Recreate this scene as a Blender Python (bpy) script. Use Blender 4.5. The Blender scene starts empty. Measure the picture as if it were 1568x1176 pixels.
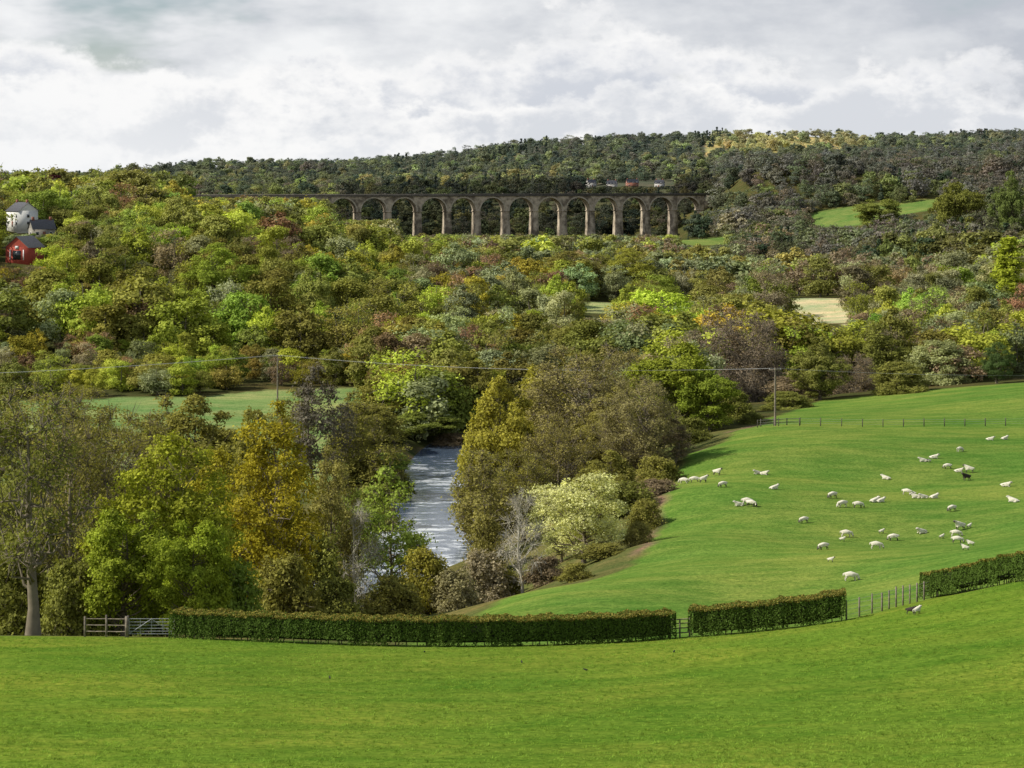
import bpy, math, random
import numpy as np
from mathutils import Vector
rng=np.random.default_rng(7); random.seed(7)
F=2926.; CZ=50.
scene=bpy.context.scene
def XX(px,Y): return (px-784.)/F*Y
def ZZ(py,Y): return CZ-(py-275.)/F*Y
# ---------------------------------------------------------------- terrain
C=[]
def c(px,Y,z): C.append((XX(px,Y),Y,z))
def p(px,Y,py): C.append((XX(px,Y),Y,ZZ(py,Y)))
C+= [(0,0,45.5),(-40,0,45),(40,0,46.5),(0,-60,49),(-150,0,42),(150,0,50),(-300,-100,44),(300,-100,58),(0,-300,60),(0,30,38.5)]
for px,Y,py in [(-400,125,970),(0,122,975),(265,120,978),(600,115,990),(850,116,987),(1030,120,975),(1300,118,947),(1430,130,915),(1568,118,888),(1900,110,850),
  (0,60,1180),(784,60,1176),(1568,56,1170),(400,88,1062),(784,88,1060),(1400,80,1060),(-300,70,1130),(1900,70,1050),
  (850,150,910),(1100,150,915),(1300,150,905),(1500,150,862),(1800,150,800),(1000,185,848),(1000,168,872),(1200,195,827),(1450,195,827),(1568,200,795),(1900,200,760),
  (1060,240,742),(1300,240,740),(1568,245,722),(1900,245,690),(1140,300,657),(1300,300,655),(1568,300,655),(1900,300,640),(1568,360,595),(1430,350,615),(1300,335,634),(1900,370,570),
  (1045,265,703),(1015,228,762),(1003,190,832),(900,170,888),(780,160,910)]: p(px,Y,py)
for a in [(-400,160,13),(0,160,12),(300,160,12),(600,155,13),(-400,205,4),(0,200,4),(300,205,3.5),(560,205,4),(720,195,6),(820,195,8.5),(760,225,1.5),(860,225,6),(800,260,1.5),(900,262,5),(820,300,1.5),(950,300,5),(1000,345,5),(850,345,1.5),(1150,380,4),
  (-400,340,2.5),(0,340,2.5),(300,340,2.5),(560,340,1.8),(500,420,2.2),(0,440,3),(400,450,3),(700,420,2),(900,440,2),(1300,410,4),(1568,450,4),(1900,460,8),(-400,460,6),
  (-100,520,11),(100,520,10),(400,520,7),(700,520,2.5),(1000,520,2),(1300,520,2),(1568,520,4),(1900,520,12),
  (-300,600,24),(40,600,24.4),(40,720,30.5),(250,620,20),(300,720,26),(450,650,17),(600,650,10),(760,680,5),(900,700,2),(1250,650,1.5),(1250,712,1.5),(1250,770,1.5),(1500,700,4),(1900,700,14),
  (-300,850,35),(0,850,36),(300,850,34),(600,850,17),(900,850,6),(1250,850,3),(1568,850,9),(1900,850,25),
  (-300,1050,39),(0,1050,38),(300,1050,37),(600,1100,12),(750,1150,6),(900,1100,5),(1080,1200,13),(1000,1050,5),(1250,1050,8),(1568,1100,20),(1900,1100,40),
  (300,1230,33),(400,1240,31),(480,1250,27),(560,1300,10),(620,1330,5),(800,1350,2),(1000,1400,3),(1050,1400,7),(1100,1400,35),(1240,1250,18),(1340,1250,25),(1440,1250,33),(1568,1300,36),(1150,1330,24),(1200,1500,44),
  (1300,1600,48),(1568,1600,58),(1900,1600,75),(900,1500,12),(700,1500,12),(500,1600,28),(300,1600,33),(0,1500,36),(-300,1500,38)]: c(*a)
for a in [(950,1700,292),(950,1800,287),(1020,1800,287),(700,1800,293),(1200,1900,262),(1400,1900,252),(1568,1900,245),(1900,1900,225),
  (1200,2600,210),(1080,2600,216),(1330,2600,217),(1420,2500,223),(1500,2450,216),(1568,2400,216),(1900,2400,205),(950,2600,220),(880,2600,224),(820,2600,228),(750,2600,237),(700,2550,246),(640,2550,252),(560,2500,260),(450,2500,261),(300,2450,261),(240,2500,276),(100,2500,286),(-200,2500,288),
  (100,5500,266),(-300,5500,264),(600,5500,266),(1200,5500,266),(2000,5500,262),(1200,3600,245),(600,3600,270),(100,3600,280),(400,7000,264),(1400,7000,264),
  (700,2100,277),(900,2200,260),(450,2150,278),(1200,2250,238),(1400,2250,236),(300,2200,280)]: p(*a)
C=np.array(C,float)
def feat(x,Y):
    D=np.maximum(Y+60,10.); return np.stack([x/D,np.log(D)],-1)
CF=feat(C[:,0],C[:,1]); c0=C[:,2].mean()
def ker(A,B):
    d2=((A[:,None,:]-B[None,:,:])**2).sum(-1); return np.sqrt(d2+0.0006)
W=np.linalg.solve(ker(CF,CF)+1e-5*np.eye(len(C)),C[:,2]-c0)
RIV=np.array([(-400,180),(-200,190),(-120,200),(-60,212),(-32,228),(-17,250),(-9,278),(-7,305),(-8,345),(0,380),(25,410),(70,430),(150,445),(300,470),(500,520)],float)
def smooth(P,n=3):
    for _ in range(n):
        Q=[P[0]]
        for a,b in zip(P[:-1],P[1:]): Q+= [a*.75+b*.25,a*.25+b*.75]
        Q.append(P[-1]); P=np.array(Q)
    return P
RIVS=smooth(RIV,2)
def rivd(x,Y):
    best=np.full(x.shape,1e9)
    for a,b in zip(RIVS[:-1],RIVS[1:]):
        ab=b-a; t=np.clip(((x-a[0])*ab[0]+(Y-a[1])*ab[1])/(ab@ab),0,1)
        best=np.minimum(best,np.hypot(x-a[0]-t*ab[0],Y-a[1]-t*ab[1]))
    return best
def sst(a,b,v):
    t=np.clip((v-a)/(b-a),0,1); return t*t*(3-2*t)
def hgt(x,Y):
    x=np.atleast_1d(np.asarray(x,float)); Y=np.atleast_1d(np.asarray(Y,float)); sh=x.shape
    x=x.ravel();Y=Y.ravel(); out=np.empty(len(x))
    for i in range(0,len(x),20000):
        out[i:i+20000]=ker(feat(x[i:i+20000],Y[i:i+20000]),CF)@W+c0
    out=np.clip(out,1.0,190)
    amp=np.clip(Y/400,0.1,3)
    out+=amp*0.25*(np.sin(x*.071+Y*.033)+np.sin(x*-.043+Y*.057+1)+np.sin(x*.017+Y*.021+2)*.8)
    out=np.maximum(out,0.8)
    d=rivd(x,Y); k=sst(8.,14,d)
    out=out*k+(-1.2)*(1-k)
    return out.reshape(sh)
def h1(x,Y): return float(hgt(x,Y)[0])
def hit(px,py,Y0=60,Y1=500):
    Y=np.linspace(Y0,Y1,2500); z=hgt(XX(px,Y),Y); l=ZZ(py,Y)
    i=np.argmax(z>=l); return XX(px,Y[i]),Y[i],z[i]
# ---------------------------------------------------------------- helpers
def newmesh(name,V,Q,mats=(),midx=None,attrs=None,smooth_=False):
    V=np.asarray(V,np.float32); Q=np.asarray(Q,np.int32)
    me=bpy.data.meshes.new(name); me.vertices.add(len(V)); me.vertices.foreach_set('co',V.ravel())
    k=Q.shape[1]; me.loops.add(Q.size); me.loops.foreach_set('vertex_index',Q.ravel())
    me.polygons.add(len(Q)); me.polygons.foreach_set('loop_start',np.arange(0,Q.size,k,dtype=np.int32))
    for m in mats: me.materials.append(m)
    if midx is not None: me.polygons.foreach_set('material_index',np.asarray(midx,np.int32))
    if smooth_: me.polygons.foreach_set('use_smooth',np.ones(len(Q),bool))
    me.update(calc_edges=True)
    if attrs:
        for n,a in attrs.items():
            if a.ndim==1:
                at=me.attributes.new(n,'FLOAT','POINT'); at.data.foreach_set('value',a.astype(np.float32))
            else:
                at=me.attributes.new(n,'FLOAT_COLOR','POINT'); at.data.foreach_set('color',a.astype(np.float32).ravel())
    return me
def addob(name,me,loc=(0,0,0),rot=0,scale=1,parent=None):
    o=bpy.data.objects.new(name,me); o.location=loc; o.rotation_euler=(0,0,rot)
    o.scale=(scale,)*3 if np.isscalar(scale) else scale
    scene.collection.objects.link(o)
    if parent: o.parent=parent
    return o
class MB:
    def __init__(s): s.V=[];s.Q=[];s.M=[];s.n=0;s.A=[]
    def add(s,V,Q,m=0,a=None):
        V=np.asarray(V,float).reshape(-1,3);Q=np.asarray(Q,int).reshape(-1,4)
        s.V.append(V);s.Q.append(Q+s.n);s.n+=len(V);s.M.append(np.full(len(Q),m)); s.A.append(np.full(len(V),.5) if a is None else a)
    def box(s,c_,sz,m=0,rot=0.,taper=1.):
        x,y,z=np.array(sz)/2.; v=[]
        for k,zz in ((1,-z),(taper,z)):
            v+=[(-x*k,-y*k,zz),(x*k,-y*k,zz),(x*k,y*k,zz),(-x*k,y*k,zz)]
        v=np.array(v); cr,sr=math.cos(rot),math.sin(rot)
        v=np.stack([v[:,0]*cr-v[:,1]*sr,v[:,0]*sr+v[:,1]*cr,v[:,2]],1)+np.array(c_)
        s.add(v,[(0,3,2,1),(4,5,6,7),(0,1,5,4),(1,2,6,5),(2,3,7,6),(3,0,4,7)],m)
    def tube(s,P,R,n=5,m=0):
        P=np.asarray(P,float);R=np.asarray(R,float); T=np.gradient(P,axis=0); T/=np.linalg.norm(T,axis=1)[:,None]+1e-9
        ref=np.array([1,0,0.]) if abs(T[0][2])>.7 else np.array([0,0,1.])
        A=np.cross(T,ref);A/=np.linalg.norm(A,axis=1)[:,None]+1e-9;B=np.cross(T,A)
        an=np.arange(n)*2*math.pi/n
        V=P[:,None,:]+R[:,None,None]*(np.cos(an)[None,:,None]*A[:,None,:]+np.sin(an)[None,:,None]*B[:,None,:])
        Q=[(i*n+j,i*n+(j+1)%n,(i+1)*n+(j+1)%n,(i+1)*n+j) for i in range(len(P)-1) for j in range(n)]
        s.add(V,Q,m)
    def leaves(s,Cn,N,size,m=1,r=rng,asp=.75,lv=.5,lw=.0):
        k=len(Cn); N=N/(np.linalg.norm(N,axis=1)[:,None]+1e-9)
        t=np.cross(N,r.normal(size=(k,3)));t/=np.linalg.norm(t,axis=1)[:,None]+1e-9;b=np.cross(N,t)
        s1=(size*r.uniform(.6,1.4,k))[:,None]; s2=s1*asp
        bend=N*s1*.25
        V=np.stack([Cn-t*s1,Cn-b*s2*.8-bend,Cn+t*s1,Cn+b*s2+bend*.3],1)
        Q=np.arange(4*k).reshape(k,4)
        s.add(V,Q,m,np.repeat(r.uniform(0,1,k)*(1-lw)+lv*lw,4))
    def mesh(s,name,mats,smooth_=False):
        return newmesh(name,np.concatenate(s.V),np.concatenate(s.Q),mats,np.concatenate(s.M),{'v':np.concatenate(s.A)},smooth_)
# ---------------------------------------------------------------- materials
def mat(name):
    m=bpy.data.materials.new(name);m.use_nodes=True;nt=m.node_tree;nt.nodes.clear()
    o=nt.nodes.new('ShaderNodeOutputMaterial');return m,nt,o
def N(nt,t,**k):
    n=nt.nodes.new(t)
    for a,b in k.items(): setattr(n,a,b)
    return n
def mathn(nt,op,a,b=None,c_=None):
    n=N(nt,'ShaderNodeMath',operation=op)
    for i,v in enumerate((a,b,c_)):
        if v is None: continue
        if isinstance(v,(int,float)): n.inputs[i].default_value=v
        else: nt.links.new(v,n.inputs[i])
    return n.outputs[0]
def mixc(nt,f,a,b,bt='MIX'):
    n=N(nt,'ShaderNodeMix',data_type='RGBA',blend_type=bt)
    for i,v in ((0,f),(6,a),(7,b)):
        if isinstance(v,(int,float)): n.inputs[i].default_value=v
        elif isinstance(v,tuple): n.inputs[i].default_value=(*v,1) if len(v)==3 else v
        else: nt.links.new(v,n.inputs[i])
    return n.outputs[2]
def noise(nt,vec,scale,detail=3,rough=.5):
    n=N(nt,'ShaderNodeTexNoise');n.inputs['Scale'].default_value=scale;n.inputs['Detail'].default_value=detail;n.inputs['Roughness'].default_value=rough
    if vec is not None: nt.links.new(vec,n.inputs['Vector'])
    return n.outputs[0]
def ramp(nt,v,a,b,o0=0.,o1=1.):
    n=N(nt,'ShaderNodeMapRange',interpolation_type='SMOOTHSTEP');nt.links.new(v,n.inputs[0])
    for i,x in enumerate((a,b,o0,o1)): n.inputs[i+1].default_value=x
    return n.outputs[0]
def leafmat(name,mode,fixed=None,trans=.33):
    m,nt,o=mat(name)
    if mode=='inst': a=N(nt,'ShaderNodeAttribute',attribute_type='INSTANCER',attribute_name='tint');col=a.outputs['Color']
    elif mode=='obj': a=N(nt,'ShaderNodeObjectInfo');col=a.outputs['Color']
    else:
        r_=N(nt,'ShaderNodeRGB');r_.outputs[0].default_value=(*fixed,1);col=r_.outputs[0]
    v=N(nt,'ShaderNodeAttribute',attribute_name='v').outputs['Fac']
    k=mathn(nt,'MULTIPLY_ADD',v,1.0,.5)
    vm=N(nt,'ShaderNodeVectorMath',operation='SCALE');nt.links.new(col,vm.inputs[0]);nt.links.new(k,vm.inputs['Scale'])
    d=N(nt,'ShaderNodeBsdfDiffuse');nt.links.new(vm.outputs[0],d.inputs[0])
    if trans==0: nt.links.new(d.outputs[0],o.inputs[0]);return m
    t=N(nt,'ShaderNodeBsdfTranslucent');mx=N(nt,'ShaderNodeMixShader');mx.inputs[0].default_value=trans
    tcol=mixc(nt,1.,vm.outputs[0],(1.3,1.3,.7),'MULTIPLY');nt.links.new(tcol,t.inputs[0])
    nt.links.new(d.outputs[0],mx.inputs[1]);nt.links.new(t.outputs[0],mx.inputs[2]);nt.links.new(mx.outputs[0],o.inputs[0]);return m
def simple(name,col,rough=.85,nscale=3.,var=.35,metal=0.,bump=0.,spec=.3):
    m,nt,o=mat(name);b=N(nt,'ShaderNodeBsdfPrincipled');tc=N(nt,'ShaderNodeTexCoord').outputs['Object']
    n=noise(nt,tc,nscale,4,.6);a=tuple(x*(1-var) for x in col);bb=tuple(min(1,x*(1+var)) for x in col)
    nt.links.new(mixc(nt,ramp(nt,n,.3,.7),a,bb),b.inputs['Base Color'])
    b.inputs['Roughness'].default_value=rough;b.inputs['Metallic'].default_value=metal;b.inputs['Specular IOR Level'].default_value=spec
    if bump:
        bp=N(nt,'ShaderNodeBump');bp.inputs['Strength'].default_value=bump;nt.links.new(n,bp.inputs['Height']);nt.links.new(bp.outputs[0],b.inputs['Normal'])
    nt.links.new(b.outputs[0],o.inputs[0]);return m
def barkmat(name,col):
    m,nt,o=mat(name);d=N(nt,'ShaderNodeBsdfDiffuse');tc=N(nt,'ShaderNodeTexCoord').outputs['Object']
    nt.links.new(mixc(nt,noise(nt,tc,2.,2,.6),tuple(x*.6 for x in col),tuple(x*1.4 for x in col)),d.inputs[0]);nt.links.new(d.outputs[0],o.inputs[0]);return m
M_leafO=leafmat('foliage_tree','obj',trans=.3); M_leafI=leafmat('foliage_woodland','inst',trans=.25)
M_bark=barkmat('bark',(.20,.17,.125))
M_barkpale=barkmat('bark_pale',(.46,.43,.35))
M_barkI=barkmat('bark_woodland',(.20,.175,.135))
M_wood=simple('weathered_wood',(.20,.17,.13),.9,4,.4,bump=.3)
M_metal=simple('galvanised_metal',(.34,.36,.37),.6,4,.2,metal=.4)
M_wire=simple('wire',(.4,.4,.4),.5,2,.1,metal=.3)
m_land,nt,o=mat('land_cover'); b=N(nt,'ShaderNodeBsdfDiffuse')
la=N(nt,'ShaderNodeAttribute',attribute_name='land').outputs['Color'];tc=N(nt,'ShaderNodeTexCoord').outputs['Object']
mp=N(nt,'ShaderNodeMapping');mp.inputs['Scale'].default_value=(.5,1.,.5);mp.inputs['Rotation'].default_value=(0,0,.35);nt.links.new(tc,mp.inputs[0])
n1=noise(nt,tc,.03,3,.6);n2=noise(nt,mp.outputs[0],.45,4,.7);n3=noise(nt,tc,2.6,4,.8);n4=noise(nt,mp.outputs[0],.1,3,.6)
col=mixc(nt,1.,la,mixc(nt,ramp(nt,n1,.3,.7),(.82,.89,.85),(1.20,1.09,1.05)),'MULTIPLY')
col=mixc(nt,1.,col,mixc(nt,ramp(nt,n2,.34,.66),(.78,.86,.8),(1.22,1.10,1.2)),'MULTIPLY')
col=mixc(nt,1.,col,mixc(nt,ramp(nt,n3,.25,.75),(.55,.64,.6),(1.50,1.36,1.35)),'MULTIPLY')
col=mixc(nt,1.,col,mixc(nt,ramp(nt,n4,.35,.65),(.80,.92,.85),(1.22,1.05,1.1)),'MULTIPLY')
nt.links.new(col,b.inputs[0])
bp=N(nt,'ShaderNodeBump');bp.inputs['Strength'].default_value=.6;bp.inputs['Distance'].default_value=.25;nt.links.new(n3,bp.inputs['Height']);nt.links.new(bp.outputs[0],b.inputs['Normal'])
nt.links.new(b.outputs[0],o.inputs[0])
m_wat,nt,o=mat('river_water');b=N(nt,'ShaderNodeBsdfPrincipled');b.inputs['Roughness'].default_value=.06;b.inputs['IOR'].default_value=1.5;b.inputs['Specular IOR Level'].default_value=1.
tc=N(nt,'ShaderNodeTexCoord').outputs['Object'];mp=N(nt,'ShaderNodeMapping');mp.inputs['Scale'].default_value=(.45,1.,1);mp.inputs['Rotation'].default_value=(0,0,-.3);nt.links.new(tc,mp.inputs[0])
w1=noise(nt,mp.outputs[0],.7,4,.72)
bp=N(nt,'ShaderNodeBump');bp.inputs['Strength'].default_value=.35;bp.inputs['Distance'].default_value=.2;nt.links.new(w1,bp.inputs['Height']);nt.links.new(bp.outputs[0],b.inputs['Normal'])
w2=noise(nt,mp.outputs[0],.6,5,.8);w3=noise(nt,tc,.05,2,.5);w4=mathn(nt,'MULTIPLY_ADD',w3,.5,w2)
nt.links.new(mixc(nt,ramp(nt,w4,.74,.88),(.075,.105,.15),(.74,.78,.82)),b.inputs['Base Color'])  # white patches in the base colour paint the water's sparkle
nt.links.new(b.outputs[0],o.inputs[0])
# ---------------------------------------------------------------- ground mesh
xs=60*np.sinh(np.linspace(-4.75,4.75,440))
ys=np.concatenate([np.linspace(-300,-52,20),np.exp(np.linspace(np.log(12),np.log(7060),700))-60])
GX,GY=np.meshgrid(xs,ys); GZ=hgt(GX,GY)
px=GX/np.maximum(GY,30)*F+784
def vnoise(x,y,s,seed=0):
    x=x/s;y=y/s;xi=np.floor(x);yi=np.floor(y);fx=x-xi;fy=y-yi;fx=fx*fx*(3-2*fx);fy=fy*fy*(3-2*fy)
    def hsh(a,b): 
        v=np.sin(a*127.1+b*311.7+seed*74.7)*43758.5453;return v-np.floor(v)
    return (hsh(xi,yi)*(1-fx)+hsh(xi+1,yi)*fx)*(1-fy)+(hsh(xi,yi+1)*(1-fx)+hsh(xi+1,yi+1)*fx)*fy
HX=[-3000,-400,0,265,600,850,1030,1300,1430,1568,1900,4000];HY=[125,125,122,120,115,116,120,118,130,118,110,110]
def hedgeY(px): return np.interp(px,HX,HY)
EY=[120,150,160,170,190,228,265,300,345,400];EP=[640,740,780,900,1003,1015,1045,1135,1190,1260]
def sheepfield(px,Y,nz=0): return (Y>hedgeY(px))&(Y<400)&(px>np.interp(Y,EY,EP)+nz)
def meadowY(px): return np.interp(px,[-3000,0,300,400,560],[420,412,416,432,440])
land=np.zeros(GX.shape+(4,));land[...,3]=1
land[...,:3]=(.075,.08,.03)
nz=(vnoise(GX,GY,6)-.5)*25
fg=(GY<hedgeY(px)+1.5)
bank=(GY>=hedgeY(px))&(GY<330);land[bank,:3]=(.12,.13,.045)
land[fg,:3]=(.130,.212,.026)
sf=sheepfield(px,GY,nz)
land[sf,:3]=(.132,.225,.042)
lm=(GY>300)&(GY<meadowY(px))&(px<570)&~fg
land[lm,:3]=(.20,.29,.10)
dr=rivd(GX,GY); land[(dr<11)&~sf,:3]=(.16,.13,.08)
earth=(np.abs(px-np.interp(GY,EY,EP)-nz+14)<11)&(GY>165)&(GY<330)&(vnoise(GX,GY,9,8)>.45);land[earth,:3]=(.20,.145,.095)
def pale(px,Y): 
    q=(vnoise(px,Y,14,2)-.5)*34
    return ((px>1205+q)&(px<1308+q)&(Y>640+q)&(Y<765))
def palegreen(px,Y):
    q=(vnoise(px,Y,14,2)-.5)*34
    return ((px>1020)&(px<1205+q)&(Y>695)&(Y<765))|((px>895+q)&(px<950+q)&(Y>690)&(Y<735))
land[pale(px,GY),:3]=(.48,.49,.28); land[palegreen(px,GY),:3]=(.28,.36,.15)
def strip(px,Y): return ((px>1235)&(px<1455)&(Y>1222)&(Y<1295))|((px>1035)&(px<1118)&(Y>1150)&(Y<1270))
land[strip(px,GY),:3]=(.15,.23,.06)
gold=(px>1080)&(px<1345)&(GY>2250)&(GY<2800); land[gold,:3]=(.50,.42,.10)  # golden ridge fields, with their sunlit brightness put into the colour
haze=np.clip((GY-1500)/6000,0,1)[...,None]**.7
land[...,:3]=land[...,:3]*(1-haze)+np.array((.20,.26,.33))*haze  # distance haze blended into the ground colour
ny,nx=GX.shape; idx=np.arange(ny*nx).reshape(ny,nx)
Q=np.stack([idx[:-1,:-1],idx[:-1,1:],idx[1:,1:],idx[1:,:-1]],-1).reshape(-1,4)
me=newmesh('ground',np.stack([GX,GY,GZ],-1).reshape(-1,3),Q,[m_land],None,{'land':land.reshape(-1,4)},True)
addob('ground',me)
R=smooth(RIV,4);T=np.gradient(R,axis=0);T/=np.linalg.norm(T,axis=1)[:,None];Nn=np.stack([-T[:,1],T[:,0]],1)
offs=np.linspace(-13,13,9);V=np.concatenate([np.column_stack([R+Nn*o_,np.zeros(len(R))]) for o_ in offs]);n=len(R)
Q=[(k*n+i,k*n+i+1,(k+1)*n+i+1,(k+1)*n+i) for k in range(8) for i in range(n-1)]
me=newmesh('river',V,Q,[m_wat]); addob('river',me)
# ---------------------------------------------------------------- trees
def env(kind,t):
    if kind=='round': return np.sqrt(np.clip(1-(2*t-1)**2,0,1))**.8
    if kind=='egg': return np.clip(np.sin(math.pi*np.clip(t,0,1)**.75),0,1)**.7
    if kind=='cone': return np.clip(1-t,0,1)**.85*.95+.05
    if kind=='column': return np.clip(np.sin(math.pi*(t*.9+.08)),0,1)**.5
    if kind=='dome': return np.sqrt(np.clip(1-t*t,0,1))
def make_tree(name,seed,H,Wd,kind='round',cb=.2,nl=40,lpl=250,ls=.28,lobe=.26,twigs=0,mats=None,trunk=None,leafp=1.,twr=.03,limbs=True,sides=5,nrand=.55):
    r=np.random.default_rng(seed);b=MB();R_=Wd/2;H0=H*cb;Hc=H-H0
    tr=trunk or H*.022
    zt=np.linspace(0,H*.82,8);wob=np.cumsum(r.normal(0,H*.012,(8,2)),0);wob[0]=0
    TP=np.column_stack([wob,zt]);TR=tr*(1-.85*np.linspace(0,1,8));TR[0]*=1.5
    b.tube(TP-np.array([0,0,.6])*(np.arange(8)==0)[:,None],TR,8,0)
    t=r.uniform(.03,.97,nl*6);e=env(kind,t);keep=r.uniform(0,1,len(t))<(.25+.75*e);t=t[keep][:nl];nl=len(t);e=env(kind,t)
    an=r.uniform(0,2*math.pi,nl)+np.arange(nl)*2.4;rr=np.sqrt(r.uniform(.12,1,nl))
    asym=1+.22*np.sin(an+r.uniform(0,6))+.12*np.sin(2*an+r.uniform(0,6))
    lr=R_*lobe*r.uniform(.65,1.35,nl)*(.55+.45*e)
    rad=np.maximum(R_*e*asym-lr*.6,0)*rr
    L=np.column_stack([np.cos(an)*rad,np.sin(an)*rad,H0+t*Hc*r.uniform(.96,1.04,nl)])
    L[:,2]=np.minimum(L[:,2],H-lr*.6); ctr=np.array([0,0,H0+Hc*.4])
    for i in range(nl):
        if limbs:
            z0=max(H*.12,min(H*.78,L[i,2]-(.45*rad[i]+.08*H)));bx=np.array([np.interp(z0,zt,TP[:,0]),np.interp(z0,zt,TP[:,1]),z0])
            s_=np.linspace(0,1,5)[:,None];P=bx*(1-s_)+L[i]*s_;P[1:4]+=r.normal(0,.03*Wd,(3,3));P[:,2]+=(np.sin(s_[:,0]*math.pi)*-.03*H)
            r0=np.interp(z0,zt,TR)*.5;b.tube(P,np.linspace(r0,max(.02,r0*.18),5),sides if sides<5 else 5,0)
        if twigs:
            k=twigs;d=r.normal(size=(k,3))+ (L[i]-ctr)/R_*.8;d/=np.linalg.norm(d,axis=1)[:,None]
            ln=lr[i]*r.uniform(.7,1.5,k)
            for j in range(k):
                st=L[i]+d[j]*lr[i]*r.uniform(-.2,.3);e2=st+d[j]*ln[j]+r.normal(0,.12,3)*lr[i];mid=(st+e2)/2+r.normal(0,.1,3)*lr[i]
                b.tube([st,mid,e2],[twr,twr*.7,twr*.25],3,0)
        k=int(lpl*leafp*(lr[i]/(R_*lobe))**2)
        if k>0:
            d=r.normal(size=(k,3));d/=np.linalg.norm(d,axis=1)[:,None]
            flip=(d[:,2]<-.3)&(r.uniform(0,1,k)<.6);d[flip,2]*=-1
            bump=1+.22*np.sin(d[:,0]*5+i)+.2*np.sin(d[:,1]*6+2*i)+.15*np.sin(d[:,2]*7+3*i)
            q=r.uniform(.45,1.08,k)**.7;st=r.uniform(0,1,k)<.06;q[st]*=1.35
            Cn=L[i]+d*(lr[i]*q*bump)[:,None]*np.array([1.1,1.1,.85])
            og=(Cn-ctr)/np.array([R_,R_,Hc*.5]);og/=np.linalg.norm(og,axis=1)[:,None]+.2
            Nn_=d*.5+og*.5+r.normal(size=(k,3))*nrand+np.array([0,0,.3])
            b.leaves(Cn,Nn_,ls,1,r,lv=r.uniform(0,1),lw=.4)
    return b.mesh(name,mats)
OL=(.225,.235,.055);YG=(.36,.40,.060);FG=(.24,.32,.056);BR=(.26,.20,.12);GG=(.285,.305,.15);DK=(.08,.11,.05);GO=(.40,.335,.05);PU=(.09,.027,.035);GB=(.19,.172,.13);OB=(.275,.25,.075);RB=(.30,.19,.10)
TM={}
LO=[M_bark,M_leafO];LP=[M_barkpale,M_leafO]
TM['ash']=make_tree('ash_tree_mesh',1,15.5,9.5,'egg',.28,34,230,.12,.26,16,LO,.42,.62,.04)
TM['oak']=make_tree('oak_tree_mesh',2,18,13.5,'egg',.1,85,420,.15,.19,3,LO,.4)
TM['poplar']=make_tree('poplar_tree_mesh',3,20,9.5,'egg',.08,85,300,.13,.22,7,LO,.3)
TM['alder']=make_tree('alder_tree_mesh',4,14,9.5,'egg',.12,42,200,.13,.22,9,LO,.2,1.,.03)
TM['blossom']=make_tree('blossom_tree_mesh',5,11,9,'round',.12,60,300,.10,.22,5,LO,.22)
TM['bare']=make_tree('bare_tree_mesh',6,9.5,6,'egg',.12,40,30,.07,.30,26,LP,.15,1.,.022)
TM['big']=make_tree('sycamore_tree_mesh',7,20,15,'egg',.06,110,380,.19,.18,5,LO,.4)
TM['half']=make_tree('half_leafed_tree_mesh',8,22,20,'round',.1,130,210,.155,.16,16,LO,.5,1.,.045)
TM['green']=make_tree('lime_tree_mesh',9,17,14,'round',.06,85,400,.2,.2,2,LO,.35)
TM['brown']=make_tree('winter_tree_mesh',10,17,17,'round',.1,90,90,.16,.18,26,LO,.45,1.,.05)
TM['shrub']=make_tree('shrub_mesh',11,5,6.5,'dome',.0,45,280,.12,.27,5,LO,.1)
TM['willow']=make_tree('willow_mesh',12,11,13,'dome',.0,90,320,.18,.2,5,LO,.3)
TM['thin']=make_tree('thin_tree_mesh',13,12,7,'egg',.1,44,110,.14,.26,12,LO,.18,1.,.035)
TM['column']=make_tree('lombardy_poplar_mesh',14,28,6,'column',.03,110,160,.3,.35,2,LO,.3)
DIM={'ash':(15.5,9.5),'oak':(18,13.5),'poplar':(20,9.5),'alder':(14,9.5),'blossom':(11,9),'bare':(9.5,6),'big':(20,15),'half':(22,20),'green':(17,14),'brown':(17,17),'shrub':(5,6.5),'willow':(11,13),'thin':(12,7),'column':(28,6)}
NAMES={'ash':'ash_tree','oak':'oak_tree','poplar':'poplar_tree','alder':'alder_tree','blossom':'blossom_tree','bare':'bare_tree','big':'sycamore_tree','half':'ash_tree','green':'lime_tree','brown':'leafless_tree','shrub':'shrub','willow':'willow_tree','thin':'birch_tree','column':'lombardy_poplar_tree'}
def tree(kind,px,Y,top,wpx,tint,rot=None):
    x=XX(px,Y);z=h1(x,Y)-.15;zt=ZZ(top,Y);H=zt-z;Wd=wpx/F*Y;d=DIM[kind]
    if H<1: return
    o=addob(NAMES[kind],TM[kind],(x,Y,z),random.uniform(0,6.28) if rot is None else rot,(Wd/d[1],Wd/d[1],H/d[0]));j=random.uniform(.88,1.14);o.color=(tint[0]*j,tint[1]*j,tint[2]*j,1);return o
def mx(a,b,t): return tuple(x*(1-t)+y*t for x,y in zip(a,b))
OG=(.265,.25,.06)
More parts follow.
